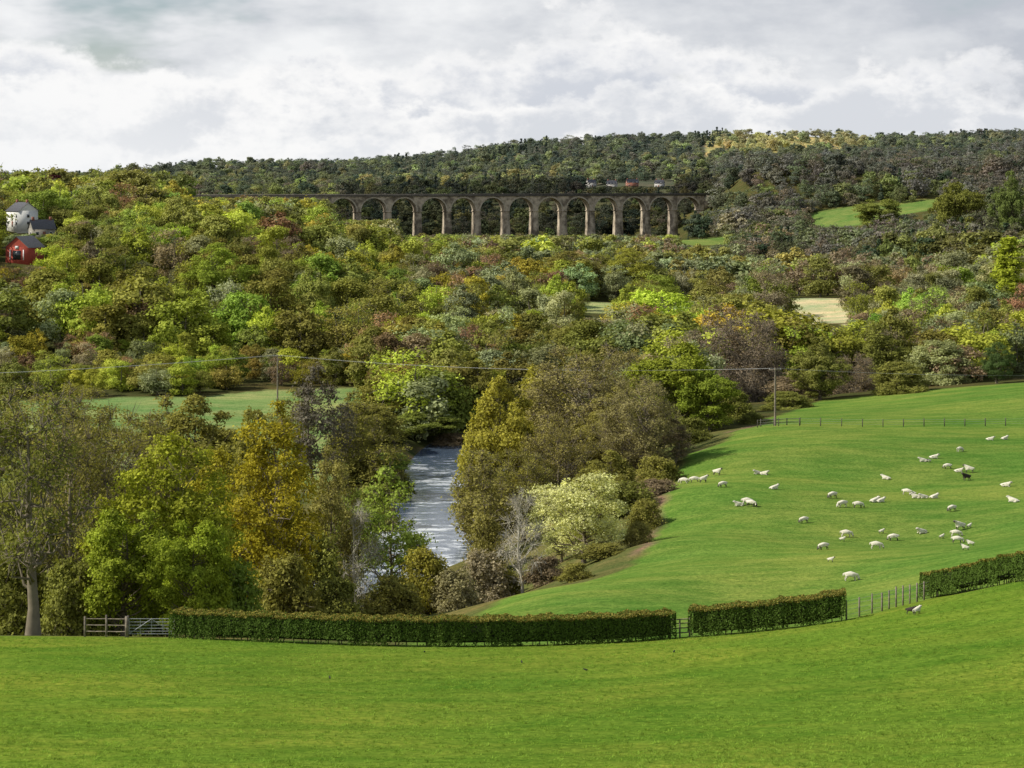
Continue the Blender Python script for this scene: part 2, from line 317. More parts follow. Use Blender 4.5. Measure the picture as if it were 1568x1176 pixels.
TL=[('ash',50,126,590,220,OL),('ash',-60,135,550,230,OL),('ash',112,150,612,160,OB),('oak',262,150,668,240,(.36,.385,.045)),('oak',335,172,690,170,(.40,.365,.045)),('poplar',425,168,612,175,(.40,.345,.035)),
('poplar',505,190,680,100,OB),('half',160,190,632,230,OG),('half',60,200,690,200,OL),('green',185,145,780,160,(.31,.37,.045)),('green',300,138,800,130,(.33,.40,.045)),
('alder',600,196,716,165,(.30,.38,.07)),('alder',540,205,750,110,mx(FG,OL,.4)),('bare',548,188,770,80,(.3,.3,.1)),('thin',520,215,715,90,OG),('big',300,265,606,200,OG),('thin',485,300,560,110,GB),('thin',450,330,596,90,OG),
('half',200,275,640,190,OG),('half',80,300,594,240,OG),('half',-60,300,610,260,OG),('big',385,225,628,150,OG),('thin',250,290,606,120,OG),
('shrub',100,145,860,120,OL),('shrub',200,150,850,130,FG),('shrub',30,150,850,140,OL),('shrub',350,150,860,130,FG),('shrub',440,160,850,130,OG),('shrub',520,165,885,110,OL),('shrub',600,168,885,110,OG),('shrub',655,180,842,110,mx(OL,GO,.5)),('shrub',735,190,846,110,(.35,.30,.19)),('shrub',690,178,875,100,(.31,.28,.14)),('shrub',770,192,868,70,OG),
('shrub',150,170,800,170,OL),('shrub',60,180,780,190,OL),('shrub',480,180,820,120,OL),('shrub',400,200,740,150,OG),
('bare',800,190,750,95,(.38,.34,.22)),('blossom',895,200,726,155,(.66,.66,.30)),('blossom',860,215,745,80,(.44,.46,.18)),('shrub',840,190,852,80,BR),('shrub',930,192,832,90,OG),('shrub',975,200,800,60,OB),('shrub',885,180,862,60,OG),
('big',765,272,578,165,(.33,.30,.05)),('big',820,300,562,150,(.33,.305,.05)),('half',905,285,534,240,(.29,.255,.095)),('half',985,262,584,150,(.27,.24,.10)),('big',950,275,592,150,(.29,.265,.07)),('half',860,255,640,140,(.3,.265,.08)),('thin',735,242,690,110,OB),('half',800,250,690,130,OG),('thin',1030,262,640,80,BR),('thin',722,266,690,80,OG),('shrub',748,232,790,70,OB),
('shrub',1000,232,735,90,BR),('shrub',960,225,740,110,OL),('shrub',905,225,740,110,OL),('shrub',1010,250,700,90,OG),('shrub',985,215,765,70,OG),('big',935,240,690,110,OG),
('green',1040,330,528,150,(.30,.34,.045)),('green',1085,325,564,100,(.26,.32,.045)),('big',990,350,554,120,OL),('shrub',1060,300,640,90,OL),
('big',600,372,582,135,OG),('big',665,385,566,135,OL),('green',640,362,630,120,mx(OL,FG,.4)),('willow',560,350,620,120,OG),('big',730,385,552,120,OG),('shrub',610,345,680,90,FG),('shrub',700,362,665,90,BR),('shrub',585,325,695,100,FG),('shrub',560,300,700,110,OG),('thin',575,300,640,90,OG),('shrub',600,300,720,80,OL),('shrub',580,275,742,95,OL),('shrub',530,330,660,110,OG),('thin',540,320,600,90,OG),
('brown',1150,425,476,145,(.23,.18,.125)),('brown',1085,440,496,120,(.24,.19,.12)),('big',1255,400,516,90,(.26,.265,.07)),('thin',1210,410,570,90,BR),('brown',1310,420,540,100,BR),('willow',1370,400,555,100,(.28,.28,.07)),('willow',1445,420,522,120,(.32,.34,.15)),('oak',1527,405,524,55,(.10,.15,.05)),('big',1340,440,496,120,OL),
('column',1545,620,362,46,(.38,.43,.05)),('shrub',1150,330,632,50,OL),('shrub',1130,345,600,70,OL),('willow',1200,380,600,90,OL)]
for a in TL: tree(*a)
# ---------------- woodland instancing
TI=[M_barkI,M_leafI]
def protos(tag,q,ls,sh):
    col=bpy.data.collections.new('woodland_protos_'+tag)
    sp=[('round',12,12,.0,26,.30,0),('egg',13,10.5,.0,26,.32,0),('dome',11,12.5,.0,32,.28,0),('round',12,12,.05,30,.25,6 if sh else 3),('cone',14,6,.03,30,.34,0),('egg',12,11,.0,34,.26,2 if sh else 0)]
    for i,(k,H,Wd,cb,nl,lb,tw) in enumerate(sp):
        lp=q*(.6 if i==3 else 1)
        me=make_tree(f'wood_{tag}_{i}',40+i,H,Wd,k,cb,nl,lp,ls*(.8 if i==3 else 1),lb,tw,TI,None,1.,.05 if sh else .09,limbs=(i==3 or sh),sides=3,nrand=.42)
        o=bpy.data.objects.new(f'wood_{tag}_{i}',me);col.objects.link(o)
    return col
colM=protos('mid',260,.24,True);colF=protos('far',65,.5,False)
def scatter(name,col,P,rot,scl,idx_,tint):
    me=bpy.data.meshes.new(name);me.vertices.add(len(P));me.vertices.foreach_set('co',np.asarray(P,np.float32).ravel())
    a=me.attributes.new('tint','FLOAT_COLOR','POINT');a.data.foreach_set('color',np.column_stack([tint,np.ones(len(P))]).astype(np.float32).ravel())
    a=me.attributes.new('scl','FLOAT_VECTOR','POINT');a.data.foreach_set('vector',np.asarray(scl,np.float32).ravel())
    a=me.attributes.new('rotz','FLOAT','POINT');a.data.foreach_set('value',np.asarray(rot,np.float32))
    a=me.attributes.new('pidx','INT','POINT');a.data.foreach_set('value',np.asarray(idx_,np.int32))
    me.update()
    ob=addob(name,me);g=bpy.data.node_groups.new(name+'_gn','GeometryNodeTree')
    g.interface.new_socket('Geometry',in_out='INPUT',socket_type='NodeSocketGeometry');g.interface.new_socket('Geometry',in_out='OUTPUT',socket_type='NodeSocketGeometry')
    gi=g.nodes.new('NodeGroupInput');go=g.nodes.new('NodeGroupOutput');ip=g.nodes.new('GeometryNodeInstanceOnPoints');ci=g.nodes.new('GeometryNodeCollectionInfo')
    ci.inputs['Collection'].default_value=col;ci.inputs['Separate Children'].default_value=True;ci.inputs['Reset Children'].default_value=True
    def at(n_,t):
        x=g.nodes.new('GeometryNodeInputNamedAttribute');x.data_type=t;x.inputs['Name'].default_value=n_;return x.outputs['Attribute']
    cx=g.nodes.new('ShaderNodeCombineXYZ');L=g.links.new
    L(gi.outputs[0],ip.inputs['Points']);L(ci.outputs[0],ip.inputs['Instance']);ip.inputs['Pick Instance'].default_value=True
    L(at('pidx','INT'),ip.inputs['Instance Index']);L(at('rotz','FLOAT'),cx.inputs[2]);L(cx.outputs[0],ip.inputs['Rotation']);L(at('scl','FLOAT_VECTOR'),ip.inputs['Scale'])
    L(ip.outputs[0],go.inputs[0]);md=ob.modifiers.new('instances','NODES');md.node_group=g;return ob
VR=np.array([XX(1074,1400),1400.]);VD=np.array([-math.cos(math.radians(20)),-math.sin(math.radians(20))])
def cand(Y0,Y1,s):
    Y=np.arange(Y0,Y1,s);out=[]
    for y in Y:
        w0=XX(-160,y);w1=XX(1730,y);x=np.arange(w0,w1,s);out.append(np.column_stack([x,np.full(len(x),y)]))
    P=np.concatenate(out);P+=rng.uniform(-.5,.5,P.shape)*s;return P
P=np.concatenate([cand(365,480,7.8),cand(480,760,10.2),cand(760,1400,12.),cand(1400,2720,16.5)])
x,Y=P[:,0],P[:,1];ppx=x/Y*F+784;dr=rivd(x,Y)
ok=dr>13
ok&=~((ppx<570)&(Y<meadowY(ppx)+4))
ok&=~((Y<415)&(ppx>1060));ok&=~((ppx>1500)&(Y<425));ok&=~sheepfield(ppx,Y)
ok&=~pale(ppx,Y)&~palegreen(ppx,Y)&~strip(ppx,Y)
rel=P-VR;al=rel@VD;pe=np.abs(rel[:,0]*VD[1]-rel[:,1]*VD[0]);ok&=~((al>-12)&(al<430)&(pe<10))
for (bx,by,br) in [(40,600,13),(30,720,20),(62,690,16),(112,860,12),(905,1790,12),(935,1800,12),(968,1830,12),(1010,1810,12)]: ok&=~((np.hypot(x-XX(bx,by),Y-by)<br))
gp=(ppx>1080)&(ppx<1345)&(Y>2250);ok&=~(gp&(vnoise(x,Y,50,5)>.55))
P=P[ok];x,Y,ppx=x[ok],Y[ok],ppx[ok];n=len(P);gz=hgt(x,Y)
H=rng.uniform(7.5,18,n);H*=.75+.5*vnoise(x,Y,45,9)
H=np.where(Y>1400,rng.uniform(8,16,n),H)
H=np.where((Y<480)&(ppx<560),rng.uniform(5,9,n),H)
H=np.where((Y>480)&(Y<700)&(ppx>550),H*.85,H)
H=np.where((ppx>850)&(ppx<1250)&(Y>560)&(Y<1100),H*.85,H)
H=np.where((ppx>250)&(ppx<505)&(Y>1080)&(Y<1300),12.5,H)
con=(Y>2380)&(Y<2660)&(((ppx>740)&(ppx<840))|((ppx>600)&(ppx<622))|((ppx>1062)&(ppx<1122))|((ppx>1450)&(ppx<1520)))&(rng.uniform(0,1,n)<.45)
H=np.where(con,H*1.15,H)
W0=H.copy()
CL=[(1200,1312,497,645),(885,955,486,690),(1025,1065,480,700),(1240,1345,346,1222),(1335,1460,328,1222),(1040,1118,374,1160),(-4,80,406,592),(-30,115,357,712),(98,128,328,850),(600,1064,360,1400),(505,610,337,1400),(890,1035,285,1880),(275,505,303,1330),(400,545,630,430)]
for a,b_,py,Yc in CL:
    m=(ppx>a)&(ppx<b_)&(Y<Yc);lim=ZZ(py,Y)-gz+rng.normal(0,.5,n)*np.clip(Y/900,0,1);H=np.where(m,np.minimum(H,lim),H)
keep=H>2.2;P,x,Y,ppx,gz,H,W0,con=[a[keep] for a in (P,x,Y,ppx,gz,H,W0,con)];n=len(P)
cell=vnoise(x,Y,38,11);cell=np.clip((cell-.5)*1.5+.5,0,.999);u=np.where(rng.uniform(0,1,n)<.4,cell,rng.uniform(0,1,n))
PAL={'L':[(OL,.22),(FG,.09),(YG,.28),(OG,.19),(GG,.13),(BR,.05),(RB,.02),(GO,.02)],'M':[(OL,.22),(GG,.25),(OG,.18),(YG,.20),(BR,.07),(RB,.04),(GO,.03)],'R':[(GG,.34),(OL,.20),(BR,.13),(YG,.14),(OG,.13),(RB,.03),(FG,.03)],
 'B':[(GB,.42),(BR,.10),((.15,.165,.07),.30),(DK,.10),(OL,.08)],'D':[(OL,.28),(DK,.22),((.17,.175,.08),.26),(YG,.14),(GO,.06),(BR,.04)],'G':[((.66,.54,.08),.66),((.48,.46,.08),.26),(DK,.08)]}  # right hill: bare-tree browns with cloud shadow put into the tints
tint=np.zeros((n,3));idx_=np.zeros(n,int)
reg=np.where(Y<900,np.where(ppx<680,'L',np.where(ppx<1130,'M','R')),'D')
reg=np.where((Y>=900)&(Y<1300)&(ppx<700),'L',reg);reg=np.where((Y>=900)&(Y<1250)&(ppx>=700)&(ppx<1150),'M',reg)
reg=np.where((Y>=950)&(ppx>=1090)&(Y<2150),'B',reg);reg=np.where((ppx>1085)&(ppx<1345)&(Y>2300),'G',reg)  # ridge golds: foliage colour plus sunlight put into the tint
reg=np.where((Y>1400)&(Y<1800)&(ppx>=520)&(ppx<1100),'D',reg)
for k,pl in PAL.items():
    m=reg==k;cum=np.cumsum([w for _,w in pl]);cum/=cum[-1];j=np.searchsorted(cum,u[m]);j=np.minimum(j,len(pl)-1);tint[m]=np.array([q for q,_ in pl])[j]
bright=tint[:,1].copy()
tint*=rng.uniform(.68,1.3,(n,1))*(1+rng.normal(0,.05,(n,3)))*(.75+.5*vnoise(x,Y,110,21))[:,None]  # per-tree variation, plus broad sun and cloud-shadow patches put into the tint
shaded_behind=((Y>1400)&(Y<1800)&(ppx>520)&(ppx<1100));tint[shaded_behind]*=.42  # woods seen through the arches: shade put into their tint
haze=(.6*np.clip((Y-550)/2100,0,1))[:,None];lum=tint.mean(1,keepdims=True);tint=tint*(1-haze)+(np.array((.19,.24,.26))*(.5+lum*2.2))*haze  # distance haze mixed into the foliage colour
tint[shaded_behind]*=.75
tint[con]=(.07,.095,.075)
tint=np.clip(tint,.004,1)
idx_=rng.choice([0,1,2,3,5],n,p=[.25,.2,.2,.15,.2])
isb=(bright<.215)&(bright>.16);idx_=np.where(isb&(rng.uniform(0,1,n)<.6),3,idx_)
dk=(bright<.12);idx_=np.where((dk&(rng.uniform(0,1,n)<.5))|con,4,idx_)
bh=np.array([12,13,11,12,14,12.])[idx_];s=H/bh;wid=(.6*H+.4*W0)/bh*rng.uniform(.85,1.3,n)
scl=np.column_stack([wid,wid,s]);pts=np.column_stack([x,Y,gz-.2]);rot=rng.uniform(0,6.28,n)
nm=Y<780
print('woodland',nm.sum(),(~nm).sum())
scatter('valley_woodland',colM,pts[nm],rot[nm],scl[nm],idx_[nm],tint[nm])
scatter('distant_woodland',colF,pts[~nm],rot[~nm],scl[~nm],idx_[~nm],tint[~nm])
def dtree(kind,name,px,Y,top,wpx,tint):
    o=tree(kind,px,Y,top,wpx,tint)
    if o: o.name=name
for a in [('big','copper_beech_tree',82,900,268,85,PU),('willow','willow_tree',200,800,262,150,(.32,.31,.10)),('green','lime_tree',1350,1180,305,80,(.26,.29,.07)),('green','lime_tree',1470,1050,280,80,OL),('big','oak_tree',1548,1000,262,60,(.19,.24,.07)),
 ('oak','oak_tree',330,560,372,110,(.31,.38,.06)),('oak','lime_tree',700,600,440,80,YG),('willow','willow_tree',1010,640,470,120,GG),('brown','leafless_tree',1250,900,400,110,GB),('oak','oak_tree',870,760,385,110,OB),('oak','oak_tree',960,770,380,90,(.38,.38,.07)),('big','rowan_tree',0,760,300,30,(.42,.28,.07))]: dtree(*a)
# ---------------- grass tufts in the near pasture
M_tuft=leafmat('grass_blades','inst',trans=.3)
colG=bpy.data.collections.new('grass_protos')
for i in range(3):
    r=np.random.default_rng(90+i);b=MB();k=26;an=r.uniform(0,6.28,k);q=r.uniform(0,.13,k);bs=np.column_stack([np.cos(an)*q,np.sin(an)*q,np.zeros(k)]);hh=r.uniform(.02,.07,k);ln=r.normal(0,.05,(k,2));w_=.008
    sd=np.column_stack([-np.sin(an),np.cos(an),np.zeros(k)])*w_;tp=bs+np.column_stack([ln,hh])
    V=np.stack([bs-sd,bs+sd,tp+sd*.3,tp-sd*.3],1);b.add(V,np.arange(4*k).reshape(k,4),0,np.repeat(r.uniform(.3,1,k),4))
    colG.objects.link(bpy.data.objects.new(f'grass_{i}',b.mesh(f'grass_{i}',[M_tuft])))
k=30000;gy=rng.uniform(50,119,k);gx=XX(rng.uniform(-150,1720,k),gy);ok=(gy<hedgeY(gx/gy*F+784)-.8)&(rng.uniform(0,1,k)<.2+1.3*vnoise(gx,gy,2.5,4)*vnoise(gx,gy,9,5));gx,gy=gx[ok],gy[ok];k=len(gx)
s=rng.uniform(.7,1.5,(k,1));tt=np.array((.21,.32,.045))*rng.uniform(.65,1.2,(k,1))*np.array([1,1,1.]);
scatter('grass_tufts',colG,np.column_stack([gx,gy,hgt(gx,gy)-.01]),rng.uniform(0,6.28,k),np.repeat(s,3,1),rng.integers(0,3,k),tt)
# ---------------------------------------------------------------- hedges
M_hedge=leafmat('hedge_leaves','fix',(.085,.135,.026),.2);M_hedgetop_lit=leafmat('hedge_top_lit_leaves','fix',(.24,.21,.05),.25)  # browner top leaves, with the sunlit tone of the top put into their colour
M_core=simple('hedge_core',(.02,.025,.01),1,4,.3)
def hedge(name,pts,H,Wd,seed):
    r=np.random.default_rng(seed);b=MB();pts=[(XX(q,y),y) for q,y in pts];PP=smooth(np.array(pts),2);seg=np.hypot(*np.diff(PP,axis=0).T);cu=np.concatenate([[0],np.cumsum(seg)]);Ln=cu[-1]
    def at(s): 
        s=np.clip(s,0,Ln);xx=np.interp(s,cu,PP[:,0]);yy=np.interp(s,cu,PP[:,1]);e=.3;dx=np.interp(s+e,cu,PP[:,0])-np.interp(s-e,cu,PP[:,0]);dy=np.interp(s+e,cu,PP[:,1])-np.interp(s-e,cu,PP[:,1]);q=np.hypot(dx,dy);return xx,yy,-dy/q,dx/q
    ss=np.linspace(.3,Ln-.3,int(Ln/1.));xx,yy,nxx,nyy=at(ss);g=hgt(xx,yy);w=Wd*.36;V=[]
    for dx,z0 in ((-w,.36),(w,.36),(w,H-.2),(-w,H-.2)): V.append(np.column_stack([xx+nxx*dx,yy+nyy*dx,g+z0]))
    m=len(ss);V=np.concatenate(V);Q=[(k*m+i,k*m+i+1,((k+1)%4)*m+i+1,((k+1)%4)*m+i) for k in range(4) for i in range(m-1)];b.add(V,Q,2)
    for e_ in (0,m-1): b.add(V[[e_,m+e_,2*m+e_,3*m+e_]],[(0,1,2,3)],2)
    k=int(Ln*1900);s=r.uniform(-.15,Ln+.15,k);side=r.choice([0,1,2],k,p=[.42,.22,.36]);xx,yy,nxx,nyy=at(s)
    lump=.12*np.sin(s*2.1+seed)+.09*np.sin(s*4.7)+.06*np.sin(s*9.3)
    h=H+lump*.4;hw=Wd/2+lump*.4
    zz=np.where(side==2,h-np.abs(r.normal(0,.08,k)),r.uniform(0,1,k)**.85*(h-.05)+.03)
    thin_=(vnoise(s,s*0,1.3,seed)>.52)&(zz<.5)&(side<2)&(r.uniform(0,1,k)<.9)
    off=np.where(side==0,-hw,np.where(side==1,hw,r.uniform(-1,1,k)*hw))*np.where(side<2,1-.16*(zz/h)-np.abs(r.normal(0,.07,k)),.93)
    gx=xx+nxx*off;gy=yy+nyy*off;g=hgt(xx,yy)
    Cn=np.column_stack([gx,gy,g+zz]);Nn_=np.column_stack([nxx*np.sign(off)*(side<2),nyy*np.sign(off)*(side<2),(side==2)*1.])+r.normal(0,.6,(k,3))
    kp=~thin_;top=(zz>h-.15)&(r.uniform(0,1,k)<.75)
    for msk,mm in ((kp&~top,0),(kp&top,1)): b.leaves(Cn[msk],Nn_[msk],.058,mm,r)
    for s_ in np.arange(.2,Ln,.5):
        a=at(np.array([s_+r.uniform(-.2,.2)]));q=[float(t[0]) for t in a];g0=h1(q[0],q[1]);b.tube([(q[0],q[1],g0-.05),(q[0]+r.normal(0,.05),q[1]+r.normal(0,.05),g0+.6)],[.035,.025],4,3)
    me=b.mesh(name+'_mesh',[M_hedge,M_hedgetop_lit,M_core,M_bark]);return addob(name,me)
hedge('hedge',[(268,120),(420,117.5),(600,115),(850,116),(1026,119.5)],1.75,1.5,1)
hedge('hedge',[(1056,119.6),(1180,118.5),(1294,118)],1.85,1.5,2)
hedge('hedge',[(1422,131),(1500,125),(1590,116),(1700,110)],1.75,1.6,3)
# ---------------------------------------------------------------- fences and gates
def fence(name,pts,step,H,rails,m=M_wood,pr=.06,rr=.035,wire=False,seed=0):
    r=random.Random(seed);b=MB();P=np.array([(XX(q,y),y) for q,y in pts]);seg=np.hypot(*np.diff(P,axis=0).T);cu=np.concatenate([[0],np.cumsum(seg)]);n_=max(2,int(cu[-1]/step)+1);tops=[]
    for s_ in np.linspace(0,cu[-1],n_):
        x_,y_=np.interp(s_,cu,P[:,0]),np.interp(s_,cu,P[:,1]);g=h1(x_,y_);hh=H*r.uniform(.93,1.07);b.box((x_,y_,g+hh/2-.15),(pr*2,pr*2,hh+.3),0,r.uniform(0,.4),.9);tops.append((x_,y_,g))
    for a,c_ in zip(tops[:-1],tops[1:]):
        for z_ in rails: b.tube([(a[0],a[1],a[2]+z_),((a[0]+c_[0])/2,(a[1]+c_[1])/2,(a[2]+c_[2])/2+z_-.01),(c_[0],c_[1],c_[2]+z_)],[rr]*3,4,1 if wire else 0)
    return addob(name,b.mesh(name+'_mesh',[m,M_wire]))
fence('wooden_fence',[(130,121.5),(196,120.7)],1.5,1.35,[.35,.75,1.15],seed=1)
fence('wooden_gate',[(1026,119.8),(1056,119.8)],.6,1.2,[.3,.6,.9,1.15],pr=.05,seed=2)
fence('post_and_wire_fence',[(1296,118.6),(1345,121),(1390,126),(1436,131)],1.3,1.25,[.3,.6,.9,1.15],pr=.045,rr=.008,wire=True,seed=3)
M_dpost=simple('dark_posts',(.10,.09,.07),.9,4,.4)
fence('post_and_wire_fence',[(1160,301),(1300,300),(1568,302),(1750,305)],3.2,1.25,[.4,.75,1.1],m=M_dpost,pr=.06,rr=.01,wire=True,seed=4)
fence('post_and_rail_fence',[(1165,304),(1225,303)],1.8,1.2,[.5,1.],m=M_dpost,pr=.07,rr=.05,seed=6)
b=MB();xa,xb=XX(198,120.4),XX(266,120.2);ya=120.3;g=min(h1(xa,ya),h1(xb,ya))
for z_ in (.25,.42,.6,.8,1.0,1.2): b.tube([(xa,ya,g+z_),(xb,ya,g+z_)],[.02]*2,6,0)
for t in (0,.25,.5,.75,1): b.tube([(xa+(xb-xa)*t,ya+.03,g+.2),(xa+(xb-xa)*t,ya+.03,g+1.22)],[.022]*2,6,0)
b.tube([(xa,ya-.03,g+.25),((xa+xb)/2,ya-.03,g+1.2)],[.018]*2,5,0);b.tube([(xb,ya-.03,g+.25),((xa+xb)/2,ya-.03,g+1.2)],[.018]*2,5,0)
for q in (xa-.15,xb+.12): b.box((q,ya,g+.6),(.18,.18,1.5),1)
addob('field_gate',b.mesh('field_gate_mesh',[M_metal,M_wood]))
# ---------------------------------------------------------------- power poles and lines
def pole(px,Y,top):
    x_=XX(px,Y);g=h1(x_,Y);zt=ZZ(top,Y);b=MB();b.tube([(0,0,-.5),(0,0,(zt-g)/2),(0,0,zt-g)],[.19,.16,.12],8,0);b.box((0,0,zt-g-.35),(1.9,.12,.14),0)
    for q in (-.85,0,.85): b.tube([(q,0,zt-g-.27),(q,0,zt-g-.05)],[.07,.05],6,1)
    addob('power_pole',b.mesh('power_pole_mesh',[M_wood,M_metal]),(x_,Y,g));return np.array([x_,Y,zt-.08])
pA=np.array([XX(-500,380),380,ZZ(580,380)]);p1=pole(425,386,543);p2=pole(1187,303,563);p3=np.array([XX(1950,330),330,ZZ(560,330)])
b=MB()
for a,c_,wr in ((pA,p1,.015),(p1,p2,.009),(p2,p3,.007)):
    for q in (-.85,0,.85):
        t=np.linspace(0,1,20)[:,None];L_=a*(1-t)+c_*t+np.array([q,0,0]);L_[:,2]-=(4*t*(1-t))[:,0]*1.4;b.tube(L_,[wr]*20,4,0)
addob('power_line',b.mesh('power_line_mesh',[M_wire]))
# ---------------------------------------------------------------- viaduct
m_stone,nt,o=mat('viaduct_stone');bb=N(nt,'ShaderNodeBsdfDiffuse');tc=N(nt,'ShaderNodeTexCoord').outputs['Object']
n1=noise(nt,tc,.13,4,.7);n2=noise(nt,tc,1.2,3,.7)
cc=mixc(nt,ramp(nt,n1,.38,.62),(.15,.125,.095),(.50,.43,.33));cc=mixc(nt,1.,cc,mixc(nt,n2,(.7,.7,.7),(1.25,1.22,1.2)),'MULTIPLY');nt.links.new(cc,bb.inputs[0]);nt.links.new(bb.outputs[0],o.inputs[0])
M_dk=simple('viaduct_parapet',(.10,.09,.075),.9,.5,.3)
b=MB();NB=19;pit=21.6;pw=3.3;dep=8.6;zd=39.6;rad=(pit-pw)/2;zs=zd-2.4-rad
for k in range(NB):
    s0=k*pit+pw/2 ;cx_=s0+rad
    an=np.linspace(0,math.pi,17);ax=cx_-np.cos(an)*rad;az=zs+np.sin(an)*rad;m=17
    for sgn in (-1,1):
        yv=sgn*dep/2;V=np.concatenate([np.column_stack([ax,np.full(m,yv),az]),np.column_stack([ax,np.full(m,yv),np.full(m,zd-1.2)])]);b.add(V,[(i,i+1,m+i+1,m+i) for i in range(m-1)],0)
        ao=cx_-np.cos(an)*(rad+.9);zo=zs+np.sin(an)*(rad+.9);yv=sgn*(dep/2+.12);V=np.concatenate([np.column_stack([ax,np.full(m,yv),az]),np.column_stack([ao,np.full(m,yv),zo])]);b.add(V,[(i,i+1,m+i+1,m+i) for i in range(m-1)],2)
        V=np.concatenate([np.column_stack([ao,np.full(m,yv),zo]),np.column_stack([ao,np.full(m,sgn*dep/2),zo])]);b.add(V,[(i,i+1,m+i+1,m+i) for i in range(m-1)],2)
    V=np.concatenate([np.column_stack([ax,np.full(m,-dep/2-.12),az]),np.column_stack([ax,np.full(m,dep/2+.12),az])]);b.add(V,[(i,i+1,m+i+1,m+i) for i in range(m-1)],0)
for k in range(NB+1):
    s_=k*pit
    for sgn in (-1,1): V=[(s_-pw/2,sgn*dep/2,zs),(s_+pw/2,sgn*dep/2,zs),(s_+pw/2,sgn*dep/2,zd-1.2),(s_-pw/2,sgn*dep/2,zd-1.2)];b.add(V,[(0,1,2,3)],0)
    b.box((s_,0,zs-.25),(pw+.9,dep+.9,.6),0)
    v=[]; 
    for zz,k2 in ((-6,1.7),(zs-.55,1.)): v+=[(s_-pw/2*k2,-dep/2*(1+(k2-1)*.35),zz),(s_+pw/2*k2,-dep/2*(1+(k2-1)*.35),zz),(s_+pw/2*k2,dep/2*(1+(k2-1)*.35),zz),(s_-pw/2*k2,dep/2*(1+(k2-1)*.35),zz)]
    b.add(v,[(0,1,5,4),(1,2,6,5),(2,3,7,6),(3,0,4,7)],0)
tot=NB*pit
b.box((tot/2,0,zd-1.0),(tot+12,dep+1.3,.5),1);b.box((tot/2,-dep/2-.3,zd-.15),(tot+12,.5,1.2),1);b.box((tot/2,dep/2+.3,zd-.15),(tot+12,.5,1.2),1)
b.box((-5,0,zd-6),(6.,dep,9.5),0)
for k in range(NB+1): b.box((k*pit,-dep/2-.3,zd+.0),(1.3,.9,1.7),1)
M_ring=simple('viaduct_arch_ring',(.40,.35,.27),.9,.6,.25)
me=b.mesh('viaduct_mesh',[m_stone,M_dk,M_ring]);addob('railway_viaduct',me,(VR[0]-1.5,VR[1],0),math.atan2(VD[1],VD[0]))
# ---------------------------------------------------------------- houses
M_white=simple('white_render',(.75,.74,.70),.9,1,.06);M_cream=simple('cream_render',(.42,.40,.37),.9,1,.1);M_slate=simple('slate_roof',(.13,.13,.145),.7,3,.25);M_brick=simple('red_brick',(.26,.11,.075),.9,5,.25);M_gstone=simple('grey_stone',(.28,.26,.22),.9,2,.3);M_glass=simple('window_glass',(.03,.035,.04),.15,1,.1,spec=.6);M_red=simple('red_paint',(.38,.07,.045),.8,2,.15);M_trim=simple('white_trim',(.75,.75,.73),.7,2,.05)
def house(name,px,Y,w,d,h,rh,rot,wall,zoff=0,barn=False,roof=M_slate):
    x_=XX(px,Y);g=h1(x_,Y)+zoff;E=bpy.data.objects.new(name,None);scene.collection.objects.link(E);E.location=(x_,Y,g);E.rotation_euler=(0,0,rot)
    b=MB();b.box((0,0,h/2-1.5),(w,d,h+3),0)
    for s_ in (-1,1): b.add([(s_*w/2,-d/2,h),(s_*w/2,d/2,h),(s_*w/2,0,h+rh),(s_*w/2,0,h+rh)],[(0,1,2,3)],0)
    addob('walls',b.mesh(name+'_walls',[wall]),parent=E)
    b=MB();ov=.35;t=.18
    for s_ in (-1,1):
        k=rh/(d/2);y1=s_*(d/2+ov);z1=h-ov*k
        V=[(-w/2-ov,y1,z1+.03),(w/2+ov,y1,z1+.03),(w/2+ov,0,h+rh+.03),(-w/2-ov,0,h+rh+.03),(-w/2-ov,y1,z1+t),(w/2+ov,y1,z1+t),(w/2+ov,0,h+rh+t),(-w/2-ov,0,h+rh+t)];b.add(V,[(0,1,2,3),(4,5,6,7),(0,1,5,4),(0,3,7,4),(1,2,6,5)],0)
    addob('roof',b.mesh(name+'_roof',[roof]),parent=E)
    b=MB()
    if not barn:
        for zz in ([1.4,4.] if h>4 else [1.4]):
            for q in np.linspace(-w/2+1.5,w/2-1.5,max(2,int(w/3))):
                if zz==1.4 and abs(q)<.9: continue
                for s_ in (-1,1): b.box((q,s_*(d/2+.01),zz),(1.15,.1,1.2),1);b.box((q,s_*(d/2+.05),zz),(.95,.08,1.),0)
            for s_ in (-1,1): b.box((s_*(w/2+.01),0,zz),(.1,1.15,1.2),1);b.box((s_*(w/2+.05),0,zz),(.08,.95,1.),0)
        b.box((0,-d/2-.03,1.05),(1.,.12,2.1),2)
        for s_ in (-1,1): b.box((s_*(w/2-.8),0,h+rh+.4),(.9,.7,1.5),3)
    else:
        for q in (-.3,.3): b.box((-w/2-.03,q*d,1.6),(.12,.35,3.2),1)
        b.box((-w/2-.04,0,1.5),(.12,d*.35,2.8),0);b.box((-w/2-.05,0,3.9),(.12,1.2,.9),1)
    addob('windows_and_door',b.mesh(name+'_det',[M_glass,M_trim,M_brick,M_brick]),parent=E)
house('red_barn',38,600,9,8,4.0,3.2,math.radians(72),M_red,.8,barn=True,roof=simple('barn_roof',(.24,.22,.21),.7,2,.2))
house('white_house',34,720,10,8,6.0,3.0,math.radians(-50),M_white,2.)
house('stone_house',64,690,8,6,3.2,3.,math.radians(30),M_gstone,.8)
house('white_cottage',112,860,9,6,4.5,2.5,.3,M_white,.5)
for q,Y_,w,mm,rz in [(905,1790,8,M_cream,.4),(937,1800,9,M_cream,-.3),(968,1830,11,M_brick,.2),(1010,1810,8,M_cream,-.4)]: house('brick_house' if mm is M_brick else 'cottage',q,Y_,w,7,4.2,2.8,rz,mm,.5)
